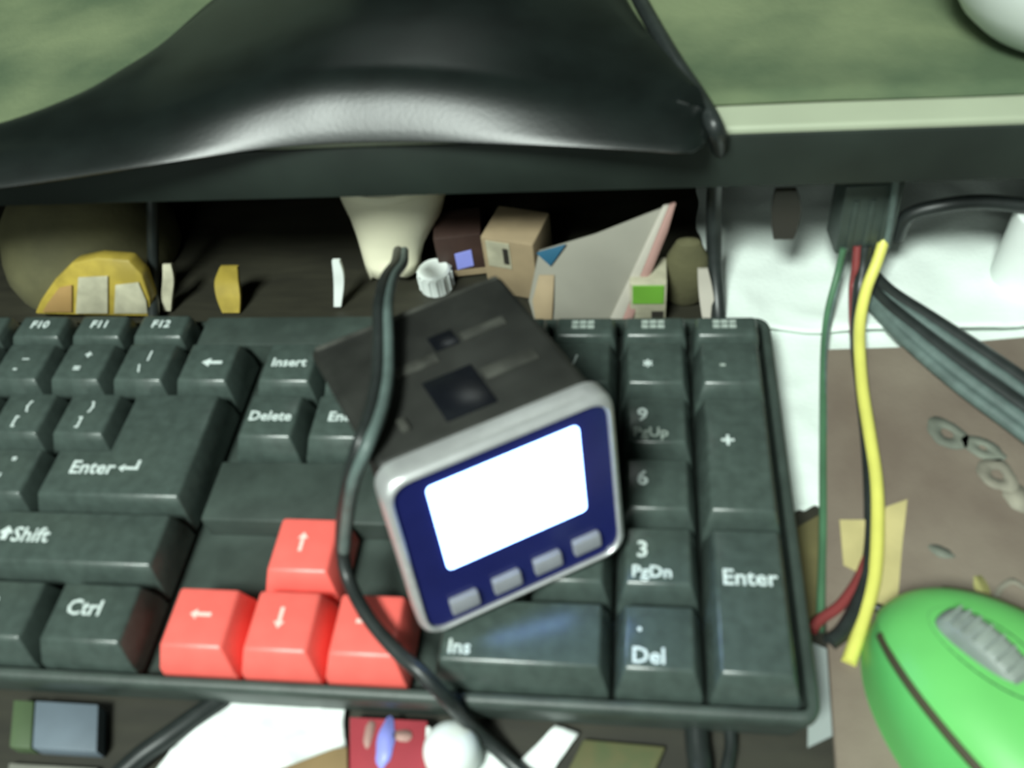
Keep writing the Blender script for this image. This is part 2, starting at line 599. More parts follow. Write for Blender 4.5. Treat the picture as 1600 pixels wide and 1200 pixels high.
def poly_mesh(name, polys, th=0.08):
    bm = bmesh.new()
    for pl in polys:
        a = [bm.verts.new(V(x, y, 0)) for x, y in pl]
        b = [bm.verts.new(V(x, y, th)) for x, y in pl]
        n = len(a)
        bm.faces.new(a[::-1])
        bm.faces.new(b)
        for i in range(n):
            bm.faces.new((a[i], a[(i + 1) % n], b[(i + 1) % n], b[i]))
    me = bpy.data.meshes.new(name)
    bmesh.ops.recalc_face_normals(bm, faces=bm.faces)
    bm.to_mesh(me)
    bm.free()
    return me


def arrow_polys(ang, L=5.0):
    base = [[(-0.45, -L / 2), (0.45, -L / 2), (0.45, L / 2 - 1.6), (-0.45, L / 2 - 1.6)],
            [(-1.25, L / 2 - 1.6), (1.25, L / 2 - 1.6), (0, L / 2)]]
    c, s = math.cos(ang), math.sin(ang)
    return [[(x * c - y * s, x * s + y * c) for x, y in p] for p in base]


ARW = {k: poly_mesh('arrow_legend', arrow_polys(math.radians(a))) for k, a in
       (('up', 0), ('left', 90), ('down', 180), ('right', 270))}
RET = poly_mesh('return_legend', [[(-2, -0.3), (2, -0.3), (2, 0.5), (-2, 0.5)], [(1.2, 0.5), (2, 0.5), (2, 2.6), (1.2, 2.6)],
                                  [(-3.4, 0.1), (-1.8, -1.1), (-1.8, 1.3)]])
SHF = poly_mesh('shift_legend', [[(-0.8, -1.8), (0.8, -1.8), (0.8, 0), (-0.8, 0)], [(-2, 0), (2, 0), (0, 2)]])
BKS = poly_mesh('backspace_legend', [[(-0.6, -0.5), (3, -0.5), (3, 0.5), (-0.6, 0.5)], [(-3, 0), (-0.6, -1.6), (-0.6, 1.6)]])
WIN = poly_mesh('logo_legend', [[(a, b), (a + 1.5, b), (a + 1.5, b + 1.5), (a, b + 1.5)] for a in (-1.7, 0.2) for b in (-1.7, 0.2)])
DASH = poly_mesh('small_print_legend', [[(-3.1 + 2.15 * i, y), (-1.3 + 2.15 * i, y), (-1.3 + 2.15 * i, y + 1.25), (-3.1 + 2.15 * i, y + 1.25)]
                                        for i in range(3) for y in (-1.5, 0.25)])


def key(x0, x1, y0, y1, legends=(), material=M_KEY, poly=None, low=False, h=KEYH, lab=None):
    """a key in units of mm; legends: (text or mesh, size, dx, dy) relative to the centre"""
    cx, cy = (x0 + x1) / 2, (y0 + y1) / 2
    if poly is None:
        pl = [(x0 - cx, y0 - cy), (x1 - cx, y0 - cy), (x1 - cx, y1 - cy), (x0 - cx, y1 - cy)]
    else:
        pl = [(x - cx, y - cy) for x, y in poly]
    kk = (tuple((round(a, 2), round(b, 2)) for a, b in pl), h, low, material.name)
    if kk not in KEYMESH:
        o = build('key', key_bm(pl, h, low), material, kb)
        KEYMESH[kk] = o.data
    else:
        o = link('key', KEYMESH[kk], None, kb, smooth=False)
    o.matrix_parent_inverse = kinv
    o.location = V(cx, cy, 0)
    if lab:
        o['label'] = lab
    for lg in legends:
        t, size, dx, dy = lg[:4]
        me = text_mesh(t, size) if isinstance(t, str) else t
        ml = lg[4] if len(lg) > 4 else (M_LEGR if material is M_RED else M_LEG)
        l = link('legend', me, None, o, smooth=False)
        if not me.materials:
            me.materials.append(None)
        l.material_slots[0].link = 'OBJECT'
        l.material_slots[0].material = ml
        l.location = V(dx, dy, h + 0.07)
    return o


MR = -7.5          # right edge of the main block, in units


def row_keys(items, start, row):
    """items: (width, legends, kwargs)"""
    x = start
    for it in items:
        wd = it[0]
        key(x * U, (x + wd) * U, -(row + 1) * U, -row * U, it[1], **(it[2] if len(it) > 2 else {}))
        x += wd


def pair(a, b):
    return [(a, 3.9, 0.6, 3.4), (b, 3.9, -0.9, -1.8)]


def let(a):
    return [(a, 4.6, -2.0, 1.6)]


# function row (shallow keys)
fx = -9.07
for i in range(12, 0, -1):
    c = fx - (12 - i) * 1.03 - (0.5 if i < 9 else 0) - (0.5 if i < 5 else 0)
    key((c - 0.46) * U, (c + 0.46) * U, -18.6, -6.6, [('F%d' % i, 4.0, -0.4, 1.0)], low=True, h=5.4)
key(-22.4 * U, -21.5 * U, -18.6, -6.6, [('Esc', 3.6, 0, 1.0)], low=True, h=5.4)
# number row, backspace one unit wide
nums = [pair('~', '`'), pair('!', '1'), pair('@', '2'), pair('#', '3'), pair('$', '4'), pair('%', '5'), pair('^', '6'),
        pair('&', '7'), pair('*', '8'), pair('(', '9'), pair(')', '0'), pair('_', '-'), pair('+', '='), pair('|', '\\'),
        [(BKS, 0, 1.2, 0.6)]]
row_keys([(1, n) for n in nums], MR - 15, 1)
row_keys([(1.5, [('Tab', 4.0, -6, 3)])] + [(1, let(a)) for a in 'QWERTYUIOP'] + [(1, pair('{', '[')), (1, pair('}', ']'))], MR - 15, 2)
row_keys([(1.75, [('Caps Lock', 3.6, -4, 3)])] + [(1, let(a)) for a in 'ASDFGHJKL'] + [(1, pair(':', ';')), (1, pair('"', "'"))], MR - 15, 3)
a, b, c_ = MR - 2.25, MR - 1.5, MR
key(a * U, c_ * U, -4 * U, -2 * U, [('Enter', 5.6, -7.2, -7.4), (RET, 0, 3.4, -7.4)],
    poly=[(a * U, -4 * U), (c_ * U, -4 * U), (c_ * U, -2 * U), (b * U, -2 * U), (b * U, -3 * U), (a * U, -3 * U)])
row_keys([(2.25, [('Shift', 5.0, -6, 3)])] + [(1, let(a)) for a in 'ZXCVBNM'] + [(1, pair('<', ',')), (1, pair('>', '.')), (1, pair('?', '/'))] +
         [(2.75, [(SHF, 0, -16.6, 1.4), ('Shift', 5.6, -9.8, 1.0)])], MR - 15, 4)
row_keys([(1.25, [('Ctrl', 4.8, -2, 3)]), (1.25, [(WIN, 0, -2, 3)]), (1.25, [('Alt', 4.8, -2, 3)]), (6.25, []), (1.25, [('Alt', 4.8, -2, 3)]),
          (1.25, [(WIN, 0, -2, 3)]), (1.25, [('Fn', 4.8, -2, 3)]), (1.25, [('Ctrl', 5.2, -1.8, 1.8)])], MR - 15, 5)
# navigation cluster and the red arrows
NX = -7.25
row_keys([(1, [('Insert', 4.3, 0, 0.6)]), (1, [('Home', 3.8, 0, 0.6)]), (1, [('Page\nUp', 3.6, 0, 2.4)])], NX, 1)
row_keys([(1, [('Delete', 4.3, 0, 0.6)]), (1, [('End', 4.3, 0, 0.6)]), (1, [('Page\nDown', 3.6, 0, 2.4)])], NX, 2)
rl = dict(material=M_RED, lab='glossy coral red arrow key')
row_keys([(1, [(ARW['up'], 0, -0.6, 1.6)], rl)], NX + 1, 4)
row_keys([(1, [(ARW['left'], 0, 0, 1.6)], rl), (1, [(ARW['down'], 0, -0.6, 1.6)], rl), (1, [(ARW['right'], 0, 0, 1.6)], rl)], NX, 5)
# number pad; its top row is shallow keys with tiny print
for i in range(4):
    key((-4 + i + 0.02) * U, (-3 + i - 0.02) * U, -18.6, -8.6, [(DASH, 0, -0.5, 1.0, M_LEGD)], low=True, h=5.4)


def pad(d, t):
    return [(d, 5.6, -3.4, 2.2)] + ([(t, 4.0, -1.4, -3.2, M_LEG if t in ('PgDn', 'Del') else M_LEGD)] if t else [])


row_keys([(1, [('Num\nLock', 3.4, -1, 2.4)]), (1, let('/')), (1, [('*', 5.6, -2, -0.6)]), (1, [('-', 5.2, -2, 0.4, M_LEGD)])], -4, 1)
row_keys([(1, pad('7', 'Home')), (1, pad('8', None)), (1, pad('9', 'PgUp'))], -4, 2)
row_keys([(1, pad('4', None)), (1, pad('5', None)), (1, pad('6', None))], -4, 3)
row_keys([(1, pad('1', 'End')), (1, pad('2', None)), (1, pad('3', 'PgDn'))], -4, 4)
row_keys([(2, [('0', 5.6, -14, 3.6), ('Ins', 4.4, -12.6, -3.2)]), (1, [('.', 6.5, -4, 4.2), ('Del', 4.8, -2.2, -3.2)])], -4, 5)
key(-1 * U, 0, -4 * U, -2 * U, [('+', 6.0, -2.2, 4.0)])
key(-1 * U, 0, -6 * U, -4 * U, [('Enter', 5.2, 0.0, 5.6)])

# ------------------------------------------------------------------ the small display unit lying on the keyboard
az, ti = math.radians(29.3), math.radians(75.0)
du = Vector((math.cos(az), math.sin(az), 0))
dn = Vector((-math.sin(az), math.cos(az), 0))
dv = dn * math.cos(ti) + Vector((0, 0, 1)) * math.sin(ti)
DN = du.cross(dv)
DO = V(-74.7, -107.3, 9.7)
dev = thing('display_unit', 'small black boxy display unit with glowing white screen lying on the keyboard', 'display', V(-70, -72, KEYH))
dinv = Matrix.Translation(-dev.location)


def D(a, b, n=0.0):
    return DO + du * (a * MM) + dv * (b * MM) + DN * (n * MM)


def round_poly(pts, r, seg=6):
    out = []
    n = len(pts)
    for i in range(n):
        p0, p1, p2 = Vector(pts[i - 1]), Vector(pts[i]), Vector(pts[(i + 1) % n])
        a = p1 + (p0 - p1).normalized() * r
        b = p1 + (p2 - p1).normalized() * r
        for k in range(seg + 1):
            t = k / seg
            out.append(a * (1 - t) ** 2 + p1 * 2 * t * (1 - t) + b * t * t)
    return out


def vpart(name, bm, material, parent=None):
    o = build(name, bm, material, parent or dev)
    o.matrix_parent_inverse = dinv if parent is None else Matrix()
    return o


OUT = [(-2.2, -1.0), (45.6, -1.0), (48.8, 41.6), (0.2, 41.6)]


def grow(pts, d):
    c = Vector((23.3, 20.8))
    return [(p[0] + d * math.copysign(1, p[0] - c.x), p[1] + d * math.copysign(1, p[1] - c.y)) for p in pts]


# chrome frame: a ring, rounded at the front
levels = [(-0.5, -6.5, 5.4), (0.0, -6.0, 5.4), (0.0, -2.4, 5.4), (-0.3, -1.2, 5.2), (-0.8, -0.45, 5.0), (-1.3, -0.1, 4.8), (-1.7, 0.0, 4.6), (-1.95, -0.3, 4.4), (-1.95, -0.9, 4.4), (-1.95, -6.5, 4.4)]
rings = []
for g_, nn, rr in levels:
    rings.append([D(p.x, p.y, nn) for p in round_poly(grow(OUT, g_), rr)])
bm = bmesh.new()
R = [[bm.verts.new(p) for p in r] for r in rings]
R.append(R[0])
nR = len(R[0])
for a, b in zip(R, R[1:]):
    for k in range(nR):
        bm.faces.new((a[k], a[(k + 1) % nR], b[(k + 1) % nR], b[k]))
vpart('chrome_frame', bm, M_CHROME)['label'] = 'rounded chrome frame'
face = slab_bm([D(p.x, p.y, -0.9) for p in round_poly(grow(OUT, -2.0), 4.4)], DN * (-2.0 * MM))
fo = vpart('face_plate', face, M_NAVY)
fo['label'] = 'navy blue glossy face plate'
scr = [D(p.x, p.y, -0.55) for p in round_poly([(7.4, 15.0), (38.3, 15.0), (40.2, 36.4), (8.5, 36.4)], 1.2, 4)]
vpart('screen', slab_bm(scr, DN * (-0.6 * MM)), M_SCREEN)['label'] = 'glowing white screen'
for cx, cy in ((8.4, 5.4), (18.0, 5.7), (27.4, 6.0), (36.6, 6.4)):
    b_ = slab_bm([D(p.x, p.y, 0.5) for p in round_poly([(cx - 3.2, cy - 1.9), (cx + 3.0, cy - 1.9), (cx + 3.2, cy + 1.9), (cx - 3.0, cy + 1.9)], 0.5, 3)],
                 DN * (-1.6 * MM), 0.25)
    vpart('button', b_, M_BTN)
# body behind the frame
BTL, BTR = V(-107, -54.1, 40), V(-65.8, -29.2, 40)
FTL, FTR = D(1.6, 40.4, -7.0), D(46.8, 40.4, -7.0)
FBL, FBR = D(0.2, 1.0, -7.0), D(44.2, 1.0, -7.0)
zb = 7.1 * MM
BBL, BBR = Vector((BTL.x, BTL.y, zb)) + dn * (-0.002) + du * 0.004, Vector((BTR.x, BTR.y, zb)) + dn * (-0.002) - du * 0.004
FBL.z = FBR.z = zb
vpart('body', hull_bm([FBL, FBR, BBR, BBL, FTL, FTR, BTR, BTL], 2.0, 3), M_BODY)
tn = (FTR - FTL).cross(BTL - FTL).normalized()


def T(s, t, h=0.0):
    """s across 0..1, t from the back 0..1"""
    a = BTL.lerp(BTR, s)
    b = FTL.lerp(FTR, s)
    return a.lerp(b, t) + tn * (h * MM)


def toppatch(name, s0, s1, t0, t1, h, material):
    vpart(name, slab_bm([T(s0, t0, -0.3), T(s1, t0, -0.3), T(s1, t1, -0.3), T(s0, t1, -0.3)], tn * ((h + 0.3) * MM), min(0.3, h * 0.4)), material)


toppatch('dark_reflection_patch', 0.36, 0.60, 0.60, 0.90, 0.35, M_BODYD)  # dark parts of the reflection on the top, built as thin raised patches
toppatch('dark_reflection_patch', 0.50, 0.62, 0.30, 0.42, 0.35, M_BODYD)
toppatch('pale_reflection_band', 0.28, 0.49, 0.43, 0.50, 0.6, M_BODYL)  # pale reflected bands put into colour and relief
toppatch('pale_reflection_band', 0.64, 0.86, 0.36, 0.42, 0.6, M_BODYL)
toppatch('pale_reflection_band', 0.62, 0.88, 0.66, 0.74, 0.6, M_BODYL)
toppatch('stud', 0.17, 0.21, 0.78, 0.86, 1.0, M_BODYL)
toppatch('back_lip', 0.03, 0.97, 0.03, 0.055, 0.5, M_BODYL)

# ------------------------------------------------------------------ twin-core cable over the unit and the arrow keys
cb = thing('device_cable', 'thin grey-black twin-core cable draped over the display unit and red arrow keys', 'cable', V(-90, -60, 8))
cinv = Matrix.Translation(-cb.location)
o = tube('cable_core', [(622, 392, 8), (618, 412, 20), (603, 434, 34), (593, 480, 45.5), (592, 540, 46.6), (590, 590, 48.2), (580, 640, 49.6), (562, 695, 49.0), (545, 752, 40), (535, 830, 22),
                        (541, 895, 13.0), (572, 960, 11.4), (620, 1018, 10.8), (660, 1052, 10.2), (698, 1092, 5.0), (740, 1138, -8), (800, 1192, -14), (860, 1250, -14.2), (900, 1360, -14.3), (880, 1540, -14.3)], 1.55, M_CABLE, cb)
o.matrix_parent_inverse = cinv
o = tube('cable_core', [(632, 392, 8), (630, 412, 20), (614, 436, 34), (606, 480, 45.5), (607, 540, 46.6), (606, 590, 48.2), (595, 645, 49.6), (574, 698, 49.4), (553, 752, 41.5), (542, 820, 26.5), (538, 860, 19.0)], 1.3, M_GCABLE, cb)
o.matrix_parent_inverse = cinv

# ------------------------------------------------------------------ things under the tabletop, behind the keyboard
# cream flared plastic piece
ct = thing('flared_socket', 'cream white plastic socket tapering downward beneath the tabletop behind the keyboard', 'socket')
secs = [(300, 508, 692, 24), (318, 514, 690, 19), (338, 524, 688, 13), (362, 538, 682, 6), (384, 549, 667, 0), (402, 556, 657, -5), (420, 562, 653, -9), (436, 566, 652, -12.5)]
cyc = 46.0
rings = []
NS = 40
for j, (py, xl, xr, z) in enumerate(secs):
    pl, pr = W(xl, py, z), W(xr, py, z)
    cx = (pl.x + pr.x) / 2
    hw = (pr.x - pl.x) / 2
    cy = (pl.y + pr.y) / 2
    hy = hw * 0.72
    ring = []
    for k in range(NS):
        a = 2 * math.pi * k / NS
        zz = z * MM
        if j == len(secs) - 1:
            zz += (-0.0025 if math.cos(a) < -0.75 else 0.0) + 0.0035 * max(0, 1 - abs(math.cos(a) - 0.1) * 2.2)
        ring.append(Vector((cx + hw * math.cos(a), cy + hy * math.sin(a) + hy * 0.9, zz)))
    rings.append(ring)
bm = bmesh.new()
R = [[bm.verts.new(p) for p in r] for r in rings]
for a, b in zip(R, R[1:]):
    for k in range(NS):
        bm.faces.new((a[k], a[(k + 1) % NS], b[(k + 1) % NS], b[k]))
o = build('flared_shell', bm, M_CREAM, ct)
sd = o.modifiers.new('solid', 'SOLIDIFY')
sd.thickness = 1.2 * MM
sd.offset = -1
pc = W(602, 300, 24)
build('mount_plate', lathe_bm([(17, 23.6), (18.5, 24), (18.5, 26.2), (17, 26.6)], 32, Vector((pc.x, pc.y + 0.0125, 0))), M_CREAM, ct)


def flat_piece(name, pix, thick, material, parent=None, bv=0.3):
    """outline of photo pixels with heights, given a real thickness away from the viewer"""
    P = [W(*p) for p in pix]
    n = Vector((0, 0, 0))
    for i in range(len(P)):
        n += P[i].cross(P[(i + 1) % len(P)])
    n.normalize()
    if n.dot(CAM - P[0]) > 0:
        n = -n
    return build(name, slab_bm(P, n * (thick * MM), bv), material, parent)


# olive cap behind the yellow packet
oc = W(100, 440, -4)
o = build('cloth_cap', lathe_bm([(0.1, 22), (9, 21.2), (18, 17.5), (25, 10), (29, 0), (30.5, -6), (30, -11.5), (0.1, -11.8)], 40, oc + V(-4, 26, 0)), M_OLIVE)
tag(o, 'dark olive rounded cloth cap behind the yellow packet under the tabletop', 'cap')
pk = thing('snack_packet', 'small yellow packet with a cream label standing behind the function keys', 'packet')


def upright(name, pix, Y, thick, material, parent=None, bv=0.3, lean=0.25):
    '''outline standing on the tray in a plane through y = Y at the tray, leaning back a little'''
    out = []
    nn = Vector((0, -1, lean)).normalized()
    o_ = V(0, Y, TZ)
    for x, y in pix:
        d = W(x, y, 0) - CAM
        out.append(CAM + d * ((o_ - CAM).dot(nn) / d.dot(nn)))
    for p in out:
        p.z = max(p.z, (TZ + 0.2) * MM)
    return build(name, slab_bm(out, -nn * (thick * MM), bv), material, parent)


upright('wrapper', [(52, 492), (62, 470), (84, 438), (112, 410), (150, 402), (200, 406), (222, 430), (234, 466), (236, 496)], 10, 6, M_YELLOW, pk, 1.2)
upright('cream_label', [(118, 490), (122, 434), (168, 432), (168, 490)], 9.3, 0.6, M_LABELW, pk, 0.1)
upright('cream_label', [(178, 490), (180, 446), (216, 442), (228, 470), (230, 490)], 9.3, 0.6, M_LABELW, pk, 0.1)
upright('orange_label', [(66, 488), (74, 474), (92, 450), (112, 446), (112, 488)], 9.3, 0.6, mat('orange_print', (0.36, 0.22, 0.08), 0.6), pk, 0.1)
o = tube('signal_cable', [(236, 270, 27), (238, 320, 18), (239, 380, 5), (240, 440, -7), (240, 500, -13)], 1.9, M_CABLE)
tag(o, 'black cable hanging down beside the yellow packet', 'cable')


def tab(name, pts, wd, material, label, cat, group=None, thick=1.4):
    """a bent strip following points"""
    P = crom([W(*p) for p in pts], 6)
    bm = bmesh.new()
    prev = None
    side = Vector((1, 0, 0))
    first = None
    for i, p in enumerate(P):
        f = i / (len(P) - 1)
        hw = wd * (0.7 + 0.3 * math.sin(math.pi * f)) * MM / 2
        t = (P[min(i + 1, len(P) - 1)] - P[max(0, i - 1)]).normalized()
        nn = t.cross(side).normalized() * (thick * MM / 2)
        q = [bm.verts.new(p - side * hw - nn), bm.verts.new(p + side * hw - nn), bm.verts.new(p + side * hw + nn), bm.verts.new(p - side * hw + nn)]
        if prev:
            for k in range(4):
                bm.faces.new((prev[k], prev[(k + 1) % 4], q[(k + 1) % 4], q[k]))
        else:
            first = q
        prev = q
    bm.faces.new(first[::-1])
    bm.faces.new(prev)
    return tag(build(name, bm, material), label, cat, group)


tab('plastic_clip', [(262, 412, 0), (264, 434, -4), (262, 460, -10), (262, 485, -15)], 4.0, M_LABELW, 'narrow cream plastic clip standing right of the black cable', 'clip')
tab('paper_tag', [(358, 416, -1), (355, 438, -6), (358, 465, -11), (362, 488, -15.4)], 8.5, M_YELLOW, 'yellow-olive paper tag standing behind the end of the function row', 'tag')
tab('plug_pin', [(525, 406, 2), (529, 425, -2.5), (530, 447, -8), (528, 478, -15)], 3.4, M_WHITE, 'thin white plastic pin left of the cream flared socket', 'pin')
tab('hanging_tag', [(425, 236, 27), (430, 262, 21), (436, 288, 15)], 7, M_OLIVE, 'dark olive tag hanging just under the bowed monitor base', 'tag')
cp = W(682, 440, -14)
o = thing('bottle_cap', 'small white cap behind the black display unit', 'cap', cp + V(0, 0, -2))
build('cap_shell', lathe_bm([(0.1, 8), (4.6, 8), (5.4, 7.2), (5.6, 0), (0.1, 0)], 28), M_WHITE, o)
for k in range(14):
    a = 2 * math.pi * k / 14
    build('grip_ridge', box_bm(-0.3, 0.3, -0.3, 0.3, 0.6, 6.6, 0), M_WHITE, o).location = V(5.6 * math.cos(a), 5.6 * math.sin(a), 0)

# cartons
bx1 = thing('brown_carton', 'small dark brown carton with a lilac square label behind the display unit', 'carton')
p0, p1 = W(690, 436, -15), W(762, 428, -15)
dd = (p1 - p0)
nb = Vector((-dd.y, dd.x, 0)).normalized()
up = V(0, 0, 17)
build('carton_body', hull_bm([p0, p1, p1 + nb * .014, p0 + nb * .014, p0 + up, p1 + up, p1 + nb * .014 + up, p0 + nb * .014 + up], 0.6), M_BROWN, bx1)
q0 = p0.lerp(p1, 0.38) - nb * 0.0003
q1 = p0.lerp(p1, 0.74) - nb * 0.0003
build('lilac_label', slab_bm([q0 + V(0, 0, 3.5), q1 + V(0, 0, 4.5), q1 + V(0, 0, 11.0), q0 + V(0, 0, 10)], nb * 0.0005), M_LILAC, bx1)
build('tan_stripe', slab_bm([p0 - nb * .0002 + V(0, 0, 0.6), p1 - nb * .0002 + V(0, 0, 0.6), p1 - nb * .0002 + V(0, 0, 3), p0 - nb * .0002 + V(0, 0, 3)], nb * 0.0004), M_TAN, bx1)
bx2 = thing('tan_carton', 'tan cardboard carton standing between the brown carton and the beige booklet', 'carton')
p0, p1 = W(764, 456, -15.5), W(842, 470, -15.5)
dd = (p1 - p0)
nb = Vector((-dd.y, dd.x, 0)).normalized()
up = V(0, 0, 23)
build('carton_body', hull_bm([p0, p1, p1 + nb * .016, p0 + nb * .016, p0 + up, p1 + up, p1 + nb * .016 + up, p0 + nb * .016 + up], 0.6), M_TAN, bx2)
q0, q1 = p0.lerp(p1, 0.1) - nb * 0.0003, p0.lerp(p1, 0.55) - nb * 0.0003
build('cream_panel', slab_bm([q0 + V(0, 0, 12), q1 + V(0, 0, 12), q1 + V(0, 0, 22), q0 + V(0, 0, 22)], nb * 0.0005), M_LABELW, bx2)
q0, q1 = p0.lerp(p1, 0.42) - nb * 0.0006, p0.lerp(p1, 0.52) - nb * 0.0006
build('dark_mark', slab_bm([q0 + V(0, 0, 14), q1 + V(0, 0, 14), q1 + V(0, 0, 20), q0 + V(0, 0, 20)], nb * 0.0005), M_CARC, bx2)

# beige booklet leaning behind the number pad
bkth = thing('paper_booklet', 'beige paper booklet with a white fold leaning behind the number pad', 'booklet')
flat_piece('cover', [(838, 512, -15), (826, 470, -8), (842, 392, 7), (930, 366, 12), (1042, 322, 21), (1010, 400, 5), (962, 512, -15)], 1.0, M_PAPER, bkth, 0.2)
flat_piece('fold_edge', [(945, 516, -15.6), (1036, 322, 22), (1046, 320, 22.4), (966, 516, -15.6)], 1.4, M_PAPERW, bkth, 0.3)
flat_piece('pink_page', [(966, 516, -15.6), (1046, 322, 22), (1057, 318, 22.8), (1044, 362, 13.5), (982, 516, -15.6)], 1.6, M_PINK, bkth, 0.3)
flat_piece('blue_print', [(838, 396, 6.9), (860, 416, 3.2), (884, 382, 9.8), (844, 393, 7.5)], 0.5, M_BLUE, bkth, 0.05)
flat_piece('tan_print', [(838, 508, -13.6), (832, 470, -7.2), (842, 430, 0.4), (866, 430, 0.4), (862, 508, -13.6)], 0.5, M_TAN, bkth, 0.05)

# small box with a lime label, and an olive pouch
gb = thing('lime_box', 'small pale box with a lime green label right of the beige booklet', 'box')
p0, p1 = W(984, 508, -15.6), W(1040, 508, -15.6)
nb = Vector((0, 1, 0))
up = V(0, 0, 17)
build('box_body', hull_bm([p0, p1, p1 + nb * .012, p0 + nb * .012, p0 + up, p1 + up, p1 + nb * .012 + up, p0 + nb * .012 + up], 0.5), M_LABELW, gb)
q0, q1 = p0.lerp(p1, 0.08) - nb * 0.0004, p0.lerp(p1, 0.92) - nb * 0.0004
build('lime_label', slab_bm([q0 + V(0, 0, 9.4), q1 + V(0, 0, 9.4), q1 + V(0, 0, 16.4), q0 + V(0, 0, 16.4)], nb * 0.0006), M_LIME, gb)
q0 = p0.lerp(p1, 0.6) - nb * 0.0004
build('dark_mark', slab_bm([q0 + V(0, 0, 2), q1 + V(0, 0, 2), q1 + V(0, 0, 6), q0 + V(0, 0, 6)], nb * 0.0006), M_CARC, gb)
pp = W(1072, 470, -10)
o = build('olive_pouch', lathe_bm([(0.1, 19), (3.5, 18), (6, 13), (7, 4), (6.6, -3), (4, -5.8), (0.1, -5.9)], 28, pp + V(0, 6, 0), 1.0, 0.6), M_OLIVE)
tag(o, 'dark olive pouch standing between the lime-labelled box and black monitor cable', 'pouch')
tab('paper_strip', [(1098, 420, 1), (1102, 450, -5), (1106, 485, -11), (1108, 512, -15.4)], 4.2, M_PAPERW, 'narrow pale paper strip standing against the black monitor cable', 'paper')

# monitor cable from the stand over the table edge, down behind the number pad
o = tube('monitor_cable', [(978, -45, 53.6), (1006, 12, 53.6), (1052, 92, 53.6), (1094, 156, 53.6), (1116, 196, 54), (1124, 226, 46), (1120, 262, 33), (1116, 320, 17), (1116, 400, 1.5), (1120, 460, -8), (1124, 512, -13.4), (1128, 548, -13.6)], 2.3, M_CABLE)
tag(o, 'thick black cable hanging from the table edge behind the number pad', 'cable')

# ------------------------------------------------------------------ white cloth right of the keyboard
cl = sheet('white_cloth', [W(1236, 806, TZ + 0.3), W(1330, 770, TZ + 0.3), V(135, 14, TZ + 0.3), V(4.5, 14, TZ + 0.3)], 40, 40, 1.4, 45, M_CLOTH, 0.6, seed=4.0, ragged=0.03)
tag(cl, 'white cloth lying flat between the keyboard and brown mouse pad', 'cloth')
cl2 = sheet('white_wrap', [V(-9, 1, TZ + 0.3), V(140, 9, TZ + 0.3), V(140, 110, TZ + 0.3), V(-12, 110, TZ + 0.3)], 60, 50, 3.2, 32, M_CLOTH, 0.6, seed=9.0, ragged=0.05,
            lift=lambda s, t: 2.2 - 0.5 * t)
tag(cl2, 'crumpled white plastic wrap under the right part of the tabletop', 'wrap')
tab('brown_strap', [(1228, 296, 26), (1228, 330, 17), (1224, 372, 8)], 8.0, M_CARC, 'dark brown strap hanging under the tabletop right of the monitor cable', 'strap')
o = tube('back_cable', [(1400, 372, 2), (1418, 338, 10), (1470, 322, 14), (1540, 316, 15), (1640, 326, 14)], 2.2, M_CABLE)
tag(o, 'black cable curving rightward under the tabletop behind the connector', 'cable')
rl_ = W(1612, 440, -6)
ro = thing('paper_roll', 'white paper roll standing at the right edge behind the black cables', 'roll', rl_ + V(3, 8, -8.5))
build('roll', lathe_bm([(3.4, 0), (10, 0), (10.4, 0.5), (10.4, 26.5), (10, 27), (3.4, 27), (3.3, 26), (3.3, 1)], 36), M_WHITE, ro)
build('core', lathe_bm([(2.2, 0.3), (3.2, 0.3), (3.2, 27.3), (2.2, 27.3), (2.2, 0.4)], 24), M_CARDBOARD, ro)

# ------------------------------------------------------------------ mouse pad
pdz = TZ + 4.2
pd = thing('mouse_pad', 'worn mauve-brown mouse pad with faded print right of the keyboard', 'mouse pad')
pl_ = [W(1291, 545, pdz), W(1420, 541, pdz), V(150, 8, pdz), V(150, -175, pdz), V(3, -175, pdz), W(1290, 955, pdz)]
pl_[5].z = pl_[0].z
build('pad', slab_bm(pl_, V(0, 0, -2.2), 0.5), M_PAD, pd)


def blob(name, cx, cy, rx, ry, material, parent, ang=0, ring=0.0, seed=0.0, z=None, n=26, th=0.12):
    c = W(cx, cy, pdz if z is None else z)
    ca, sa = math.cos(ang), math.sin(ang)
    bm = bmesh.new()

    def pt(k, sc):
        a = 2 * math.pi * k / n
        w_ = 1 + 0.22 * noise.noise(Vector((math.cos(a) * 1.6 + seed, math.sin(a) * 1.6, seed)))
        x, y = rx * sc * w_ * math.cos(a), ry * sc * w_ * math.sin(a)
        return c + V(x * ca - y * sa, x * sa + y * ca, th)
    o_ = [bm.verts.new(pt(k, 1)) for k in range(n)]
    if ring:
        i_ = [bm.verts.new(pt(k, ring)) for k in range(n)]
        for k in range(n):
            bm.faces.new((o_[k], o_[(k + 1) % n], i_[(k + 1) % n], i_[k]))
    else:
        bm.faces.new(o_)
    o = build(name, bm, material, parent)
    sd = o.modifiers.new('solid', 'SOLIDIFY')
    sd.thickness = th * MM
    sd.offset = -1
    return o


